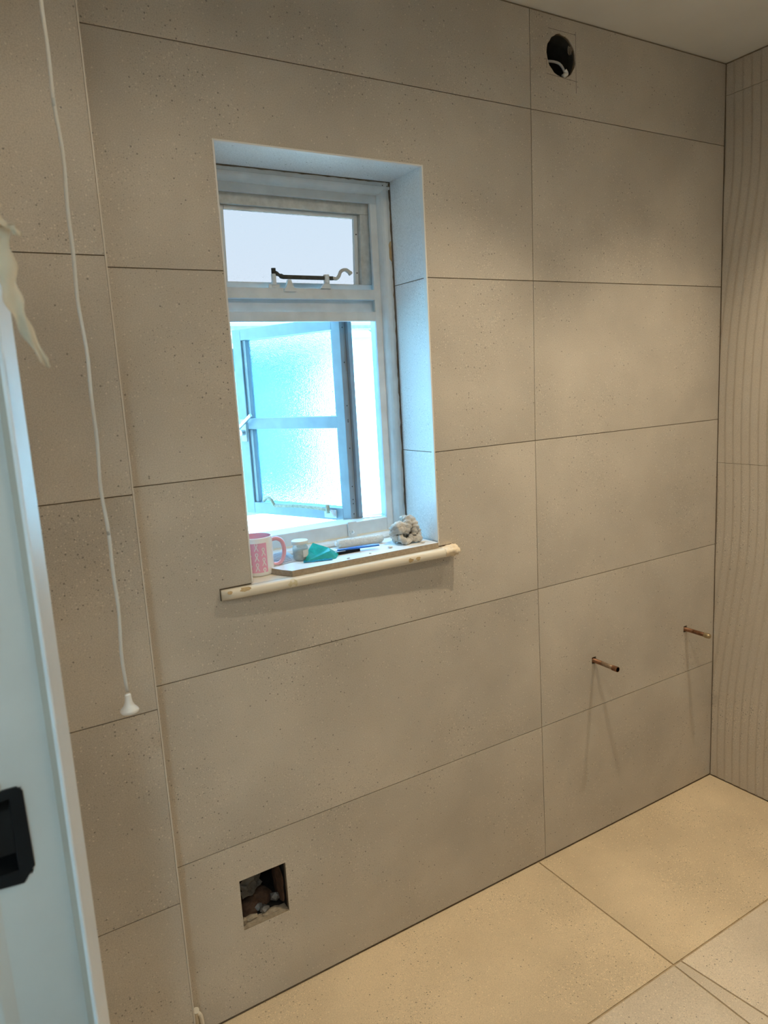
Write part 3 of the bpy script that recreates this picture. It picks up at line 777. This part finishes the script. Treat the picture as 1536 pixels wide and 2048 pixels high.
# crumpled sheet helper
def sheet(bm, corner, ex, ey, nx, ny, hfun, thick=.0006):
    g = [[None] * (ny + 1) for _ in range(nx + 1)]
    c_ = Vector(corner); ex, ey = Vector(ex), Vector(ey); nn = ex.cross(ey).normalized()
    for i in range(nx + 1):
        for j in range(ny + 1):
            g[i][j] = bm.verts.new(c_ + ex * (i / nx) + ey * (j / ny) + hfun(i / nx, j / ny))
    for i in range(nx):
        for j in range(ny): bm.faces.new((g[i][j], g[i + 1][j], g[i + 1][j + 1], g[i][j + 1]))
    r0 = bmesh.ops.solidify(bm, geom=bm.faces[:], thickness=thick)

# teal plastic packet: a folded sachet standing open
pk = empty('plastic_packet', (-.69, .06, BT + .0008)); tag(pk, 'crumpled teal plastic packet beside the jar', 'packet')
bm = bmesh.new()
V = [bm.verts.new(v) for v in [(-.055, -.012, .000), (.022, -.034, .000), (.048, -.002, .003), (.030, .020, .018), (-.010, .030, .036), (-.030, .020, .020), (-.020, -.004, .010), (.018, -.012, .017)]]
for f in ((0, 1, 7, 6), (1, 2, 7), (2, 3, 7), (3, 4, 6, 7), (4, 5, 6), (5, 0, 6)): bm.faces.new([V[i] for i in f])
bmesh.ops.solidify(bm, geom=bm.faces[:], thickness=.0008)
obj('film', bm, 'teal', pk)
bm = bmesh.new(); sheet(bm, (-.062, -.020, .0004), (.070, -.022, .0), (.012, .026, .002), 8, 4, lambda a, b: Vector((0, 0, .0016 * math.sin(9 * a + 3 * b) ** 2)), .0004); obj('printed_flap', bm, 'tealbright', pk)

# leaflet behind the mug handle
lf = empty('leaflet', (-.79, .105, BT + .0006)); tag(lf, 'folded printed leaflet lying behind the mug handle', 'leaflet')
bm = bmesh.new(); sheet(bm, (-.05, -.045, .0002), (.085, .012, .0), (-.004, .068, .016), 8, 6, lambda a, b: Vector((0, 0, .004 * math.sin(3.1 * b) + .001 * a)), .0004); sh = obj('sheet', bm, 'paper', lf)
for i in range(9):
    b0 = .08 + .09 * i; bm = bmesh.new()
    c0 = Vector((-.05, -.045, .0002)); ex = Vector((.085, .012, 0)); ey = Vector((-.004, .068, .016))
    q = []
    for a, bb in ((.08, b0), (.86, b0), (.86, b0 + .035), (.08, b0 + .035)): q.append(bm.verts.new(c0 + ex * a + ey * bb + Vector((0, 0, .004 * math.sin(3.1 * bb) + .001 * a + .0007))))
    bm.faces.new(q); obj('print_line', bm, 'ink', sh)

# mini roller
rl = empty('paint_roller', (-.545, .112, BT)); tag(rl, 'small fluffy white paint roller sleeve on the sill', 'paint roller')
bm = bmesh.new()
pts = [Vector((-.066, .018, .013)), Vector((.066, -.008, .013))]; rings = []; NN = 40
for i in range(NN + 1):
    c_ = pts[0].lerp(pts[1], i / NN); t = (pts[1] - pts[0]).normalized(); u = t.cross(Vector((0, 0, 1))).normalized(); v = u.cross(t)
    e = min(1.0, (i + .6) / 2.2, (NN - i + .6) / 2.2)
    ring = []
    for k_ in range(20):
        a = 2 * math.pi * k_ / 20; r1 = (.0112 + .0016 * noise.noise(Vector((i * .9, math.cos(a) * 4, math.sin(a) * 4)))) * (e ** .4)
        ring.append(bm.verts.new(c_ + u * math.cos(a) * r1 + v * math.sin(a) * r1))
    rings.append(ring)
for a, b in zip(rings, rings[1:]):
    for k_ in range(20): bm.faces.new((a[k_], a[(k_ + 1) % 20], b[(k_ + 1) % 20], b[k_]))
bm.faces.new(rings[0]); bm.faces.new(rings[-1][::-1])
obj('sleeve', bm, 'fleece', rl, True)
bm = bmesh.new(); tube(bm, [(-.069, .0185, .013), (-.064, .018, .013)], .006, 12); obj('core', bm, 'whiteplastic', rl)

# trimming knife
kn = empty('trimming_knife', (-.595, .060, BT)); tag(kn, 'blue and black trimming knife below the paint roller', 'knife')
bm = bmesh.new(); prism(bm, [(-.062, .006), (-.055, .013), (.010, .010), (.014, -.006), (-.050, -.004)], [], .0005, .0085, MZ); obj('grip', bm, 'black', kn)
bm = bmesh.new(); prism(bm, [(-.045, .011), (.030, .002), (.058, -.002), (.070, -.012), (.066, -.019), (.045, -.015), (.008, -.008), (-.045, .003)], [], .0086, .0125, MZ); obj('blue_body', bm, 'blue', kn)
bm = bmesh.new(); prism(bm, [(-.066, .004), (-.030, -.001), (-.030, -.007), (-.070, -.003)], [], .0086, .0096, MZ); obj('blade', bm, 'steel', kn)

# rag: several folds of cloth bundled together, one surface
rg = bmesh.new(); rb = random.Random(11)
def fold(path, r, flat=.55):
    sp_ = smoothpath(path, 12); n_ = len(sp_)
    tube(rg, sp_, [r * (.55 + .45 * math.sin(math.pi * (i + 1.5) / (n_ + 2))) * (1 + .10 * math.sin(i * 1.1)) for i in range(n_)], 26)
fold([(-.040, .00, .040), (-.030, -.012, .052), (-.012, -.016, .050), (.004, -.016, .040)], .011)
fold([(-.042, .000, .030), (-.030, -.016, .040), (-.014, -.020, .040), (-.004, -.020, .030)], .010)
fold([(-.002, .010, .066), (.004, -.008, .064), (-.002, -.020, .048), (-.008, -.024, .030)], .012)
fold([(.008, .010, .068), (.020, -.006, .060), (.022, -.018, .042), (.014, -.024, .022)], .013)
fold([(.020, .005, .060), (.031, -.004, .044), (.036, -.012, .028), (.040, -.016, .012)], .010)
fold([(-.020, -.016, .030), (-.026, -.024, .018), (-.014, -.030, .009), (.002, -.027, .014), (.004, -.022, .027)], .0085)
fold([(.004, -.020, .016), (.020, -.026, .012), (.034, -.022, .010), (.044, -.012, .012)], .009)
fold([(-.036, .004, .024), (-.028, -.012, .018), (-.022, -.022, .012)], .009)
fold([(-.030, .012, .012), (.000, .008, .020), (.034, .006, .016)], .016)
fold([(-.028, .010, .036), (.000, .006, .042), (.024, .006, .036)], .018)
for v in rg.verts:
    n_ = noise.noise_vector(v.co * 60) * .0036 + noise.noise_vector(v.co * 180) * .0013 + noise.noise_vector(v.co * 520) * .0006
    v.co += n_; v.co.z = max(v.co.z, .0008)
rag = obj('rag', rg, 'rag', None, True, (-.437, .060, BT)); tag(rag, 'crumpled grubby white rag in the corner of the sill', 'rag')

# plaster crumbs on the strip
for x, y, s, lab in [(-.502, .030, .006, 'largest plaster crumb, on the sill strip left of the rag'), (-.575, .012, .003, 'tiny plaster crumb on the sill strip in front of the knife'), (-.645, .002, .0035, 'small plaster crumb at the strip edge below the teal packet'), (-.405, .018, .005, 'flat plaster crumb on the sill strip in front of the rag')]:
    bm = bmesh.new(); bmesh.ops.create_icosphere(bm, subdivisions=1, radius=s)
    for v in bm.verts: v.co = Vector((v.co.x * 1.5, v.co.y, v.co.z * .5)) * rb.uniform(.75, 1.15)
    mnz = min(v.co.z for v in bm.verts)
    o = obj('plaster_crumb', bm, 'chip', None, False, (x, y, BT + .0003 - mnz)); tag(o, lab, 'crumb', 'plaster crumbs on the sill strip')

# ================================================================== WALL DETAILS
# copper pipes
for (x, z), end, lab in zip(PIPES, ('cup', 'ball'), ('copper pipe stub with an open cup end, nearer the window', 'copper pipe stub with a rounded capped end, nearest the room corner')):
    p = empty('copper_pipe', (x, 0, z)); tag(p, lab, 'pipe', 'copper pipe stubs in the wall')
    dr = .004 if end == 'cup' else 0
    bm = bmesh.new(); tube(bm, [(0, .10, 0), (0, -.034, 0)], .0072, 18); obj('tube', bm, 'copper', p, True)
    bm = bmesh.new(); tube(bm, [(0, -.034, 0), (0, -.060, -.0004), (0, -.079, -.0008)], .0073, 18); obj('tarnished_length', bm, 'copper_light' if end == 'cup' else 'copper', p, True)
    if end == 'cup':
        bm = bmesh.new(); r0 = tube(bm, [(0, -.078, -.001), (0, -.098, -.001), (0, -.098, -.001), (0, -.090, -.001)], [.0086, .0086, .0070, .0070], 18); obj('end_cup', bm, 'copper', p)
    else:
        bm = bmesh.new(); tube(bm, [(0, -.076, -.001), (0, -.080, -.001), (0, -.092, -.001), (0, -.098, -.001), (0, -.101, -.001)], [.0074, .0088, .0090, .0074, .003], 18); obj('end_cap', bm, 'brass', p, True)

# extractor hole
ex = empty('extractor_duct', (HC[0], .02, HC[1])); tag(ex, 'round rough-edged extractor hole with a loose white cable', 'duct')
ex.location = (HC[0], 0, HC[1])
bm = bmesh.new()
for ring_i in range(6): pass
rg1 = []
for j, y in enumerate((.0065, .05, .10, .16, .22, .28)):
    rg1.append([bm.verts.new(((HR - .002 - .004 * noise.noise(Vector((math.cos(a) * 3, math.sin(a) * 3, y * 20))) ** 2) * math.cos(a), y, (HR - .002) * math.sin(a))) for a in [2 * math.pi * i / 30 for i in range(30)]])
for a, b in zip(rg1, rg1[1:]):
    for i in range(30): bm.faces.new((a[i], a[(i + 1) % 30], b[(i + 1) % 30], b[i]))
bm.faces.new(rg1[-1]); obj('liner', bm, 'duct', ex, True)
bm = bmesh.new(); tube(bm, smoothpath([(-.048, .045, -.012), (-.020, .030, -.006), (.010, .018, -.012), (.024, .012, -.034), (.020, .010, -.046)], 8), [.0035] * 25 + [.0042] * 8, 10); obj('cable', bm, 'cable', ex, True)
bm = bmesh.new(); tube(bm, smoothpath([(.022, .010, -.030), (.027, .008, -.040), (.012, .006, -.048)], 5), .006, 8); obj('cable_sleeve', bm, 'whiteplastic', ex, True)
bm = bmesh.new(); bmesh.ops.create_icosphere(bm, subdivisions=2, radius=.012)
for v in bm.verts: v.co = Vector((v.co.x * .55, v.co.y * .5, v.co.z * 1.1)) + noise.noise_vector(v.co * 160) * .006 + Vector((.043, .009, .026))
obj('mortar_lump', bm, 'crack', ex)
# pencil marks round it
for (x0, z0), (x1, z1) in [((.072, 2.472), (.176, 2.472)), ((.176, 2.480), (.176, 2.322)), ((.064, 2.357), (.182, 2.352)), ((.064, 2.37), (.0635, 2.395))]:
    dd = Vector((x1 - x0, z1 - z0)); nn = Vector((-dd.y, dd.x)).normalized() * .0005
    bm = bmesh.new(); prism(bm, [(x0 + nn.x, z0 + nn.y), (x0 - nn.x, z0 - nn.y), (x1 - nn.x, z1 - nn.y), (x1 + nn.x, z1 + nn.y)], [], -.0003, -.00005, MY)
    o = obj('pencil_mark', bm, 'pencil', wall_back)

# socket cut-out
sk = empty('wall_cutout', ((SX0 + SX1) / 2, 0, SZ0)); tag(sk, 'square cut-out low in the wall with brick rubble inside', 'cutout')
def spart(name, bm, mat, smooth=False): 
    o = obj(name, bm, mat, sk, smooth); o.location = -sk.location; return o
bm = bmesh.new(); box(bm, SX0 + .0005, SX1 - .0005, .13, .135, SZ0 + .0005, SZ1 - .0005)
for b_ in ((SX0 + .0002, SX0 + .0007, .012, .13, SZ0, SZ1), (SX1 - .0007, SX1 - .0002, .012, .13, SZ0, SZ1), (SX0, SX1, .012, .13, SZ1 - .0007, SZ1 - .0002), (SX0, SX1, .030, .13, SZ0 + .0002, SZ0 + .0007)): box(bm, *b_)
spart('cavity_shade_lining', bm, 'void')  # near-black sheets put the depth of shade into the hole's colour
def rock(c_, s, seed, sub=2, amt=.35):
    bm = bmesh.new(); bmesh.ops.create_icosphere(bm, subdivisions=sub, radius=1)
    for v in bm.verts:
        q = v.co + noise.noise_vector(v.co * 1.3 + Vector((seed * 3.1, 0, seed))) * amt
        v.co = Vector((q.x * s[0], q.y * s[1], q.z * s[2])) + Vector(c_)
        v.co.y = max(.008, min(.128, v.co.y)); v.co.x = max(SX0 + .001, min(SX1 - .001, v.co.x)); v.co.z = max(SZ0 + .001, min(SZ1 - .001, v.co.z))
    return bm
def rock1(c_, s_, seed): return rock(c_, s_, seed, 1, .45)
spart('brick', rock((SX0 + .036, .070, SZ0 + .006), (.042, .032, .026), 2, 3, .3), 'brick')
spart('brick', rock((SX1 - .050, .080, SZ0 + .012), (.036, .030, .026), 5, 3, .3), 'brick')
spart('brick', rock((SX1 - .006, .050, SZ0 + .060), (.006, .040, .055), 8, 3, .3), 'brick')
spart('stone_chip', rock1((SX0 + .055, .045, SZ0 + .014), (.013, .012, .008), 9), 'bag')
spart('stone_chip', rock1((SX0 + .068, .030, SZ0 + .012), (.016, .012, .009), 12), 'bag')
spart('stone_chip', rock1((SX1 - .020, .045, SZ0 + .022), (.014, .012, .013), 14), 'bag')
spart('stone_chip', rock1((SX0 + .028, .024, SZ0 + .008), (.024, .010, .006), 17), 'mortar')
spart('stone_chip', rock1((SX0 + .008, .016, SZ0 + .012), (.007, .008, .012), 19), 'mortar')
spart('stone_chip', rock1((SX1 - .040, .022, SZ0 + .004), (.034, .014, .005), 23), 'mortar')
bm = bmesh.new(); box(bm, SX0 + .001, SX1 - .001, .0005, .030, SZ0, SZ0 + .0035); spart('cream_ledge', bm, M['mortar'])
bm = bmesh.new()
sheet(bm, (SX0 + .002, .014, SZ1 - .012), (.060, .020, .010), (.016, .024, -.066), 10, 9, lambda a, b: noise.noise_vector(Vector((a * 3.2, b * 3.2, 1))) * .012 + Vector((0, 0, -.008 * math.sin(3 * a))), .0006)
for v in bm.verts: v.co = Vector((max(SX0 + .0012, v.co.x), max(.010, v.co.y), min(SZ1 - .0012, v.co.z)))
spart('plastic_bag', bm, 'bag')

# pipe stub by the pier foot
st = empty('pipe_plug', (-1.150, -.022, .0)); tag(st, 'small cream plastic pipe end at the foot of the pier', 'pipe')
bm = bmesh.new(); tube(bm, [(-.002, .006, .0), (-.002, .004, .080), (-.002, -.006, .096)], [.0062, .0062, .0066], 14); obj('tube', bm, 'cream', st, True)
bm = bmesh.new(); tube(bm, smoothpath([(.011, .006, .0), (.0115, .006, .045), (.009, .004, .068), (.004, .002, .078)], 5), .0055, 12); obj('branch', bm, 'cream', st, True)
bm = bmesh.new(); tube(bm, [(-.002, -.0055, .0955), (-.002, -.0085, .0985)], .0072, 14); obj('end_cap', bm, 'jarlid', st)

# light pull
PCX, PCY = -1.2885, -.44
pc = empty('pull_cord', (PCX, PCY, CEIL)); tag(pc, 'white light pull cord with a small bell-shaped plastic pull', 'pull cord')
zk = 1.058
bm = bmesh.new(); pts = []
for i in range(80):
    t = i / 79; z = (CEIL - .02) * (1 - t) + (zk + .03) * t
    w = .0016 * math.sin(z * 21) + .0011 * math.sin(z * 47 + 1)
    pts.append((w * min(1, t * 6), w * .5, z - CEIL))
tube(bm, pts, .0027, 10); obj('cord', bm, 'cordw', pc, True)
bm = bmesh.new(); lathe(bm, [(0, .026), (.0038, .026), (.0048, .0245), (.0050, .019), (.0060, .012), (.0090, .0055), (.0136, .0005), (.0148, -.0018), (.0128, -.0050), (.007, -.0075), (0, -.0082)], 28)
k_ = obj('pull_knob', bm, 'whiteplastic', pc, True); k_.location = (pts[-1][0], pts[-1][1], zk - CEIL)
for z in (1.955, 1.35):
    bm = bmesh.new(); tube(bm, [(0, 0, -.009), (0, 0, .009)], .0027, 10); o = obj('cord_joiner', bm, 'chippedpaint', pc, True)
    w = .0016 * math.sin(z * 21) + .0011 * math.sin(z * 47 + 1); o.location = (w, w * .5, z - CEIL)
bm = bmesh.new(); lathe(bm, [(0, -.026), (.010, -.026), (.036, -.018), (.040, -.001), (0, -.001)], 28); obj('ceiling_switch', bm, 'whiteplastic', pc, True)

# torn tape peeling off the door frame
def tape(name, pts, w0, w1, label, seed):
    bm = bmesh.new(); pp = smoothpath(pts, 7); n_ = len(pp); rnd = random.Random(seed); G_ = []
    for i, p in enumerate(pp):
        t = i / (n_ - 1); w = (w0 + (w1 - w0) * t) * (1 + .22 * math.sin(i * .9 + seed)) * (1 if i < n_ - 2 else .55)
        tw = .5 * math.sin(t * 3.2 + seed)
        ax = Vector((math.cos(tw) * .95, math.sin(tw) * .6, .35 * t)).normalized()
        G_.append([bm.verts.new(p + ax * w * (k / 4 - .5) + Vector((0, .003 * math.sin(k * 1.6 + i * .5), 0))) for k in range(5)])
    for a, b in zip(G_, G_[1:]):
        for k in range(4): bm.faces.new((a[k], a[k + 1], b[k + 1], b[k]))
    bmesh.ops.solidify(bm, geom=bm.faces[:], thickness=.0005)
    o = obj(name, bm, 'tape', None, True); tag(o, label, 'tape'); return o
tape('masking_tape', [(-1.424, -.818, 1.725), (-1.4185, -.822, 1.70), (-1.415, -.828, 1.665), (-1.412, -.832, 1.635), (-1.404, -.836, 1.608), (-1.3915, -.838, 1.576)], .026, .006, 'torn strip of cream masking tape hanging off the door frame', 2)
tape('masking_tape', [(-1.420, -.818, 1.703), (-1.411, -.824, 1.705), (-1.4035, -.828, 1.701), (-1.399, -.830, 1.694)], .014, .004, 'short curled end of masking tape sticking out above the long strip', 5)

# ================================================================== OUTSIDE
RZ = .60
o = struct(boxobj('flat_roof', (-9, 9, .29, 9, RZ - .2, RZ), 'flatroof'), 'pale flat roof outside the window')
nb = empty('neighbour_house', (1.0, 3.8, RZ)); tag(nb, 'white rendered neighbouring building seen through the open casement', 'building')
def npart(name, b, mat, bev=0.0):
    bm = bmesh.new(); box(bm, *b, bev=bev); o = obj(name, bm, mat, nb); o.location = -nb.location; return o
npart('wall', (-7, 9, 3.8, 4.0, RZ, 1.95), 'render')
npart('wall_shade', (-7, 1.22, 3.74, 3.80, RZ, 1.88), 'wall_shade')  # added slab, coloured as the shaded left part of the wall
npart('soffit', (-7, 9, 3.69, 3.80, 1.885, 1.90), 'soffit')
npart('fascia', (-7, 9, 3.675, 3.69, 1.87, 2.0), 'render')
bm = bmesh.new(); tube(bm, [(-7, 3.63, 1.945), (9, 3.63, 1.945)], .042, 14); o = obj('gutter', bm, 'gutter', nb, True); o.location = -nb.location
npart('band', (1.22, 9, 3.775, 3.80, 1.70, 1.745), 'render')
bm = bmesh.new(); profx(bm, [(3.66, 2.0), (3.66, 2.03), (6.8, 2.36), (6.8, 2.33)], -7, 9); o = obj('roof_slope', bm, 'roof', nb); o.location = -nb.location
pl = bmesh.new(); tube(pl, [(2.95, 3.30, RZ + .03), (1.62, 3.545, 2.10)], .03, 10)
o = obj('shadow_pole', pl, 'steel'); tag(o, 'added pole on the eaves, meant to cast a diagonal shadow', 'pole')  # unseen pole, added for a slanting shadow on the outside wall
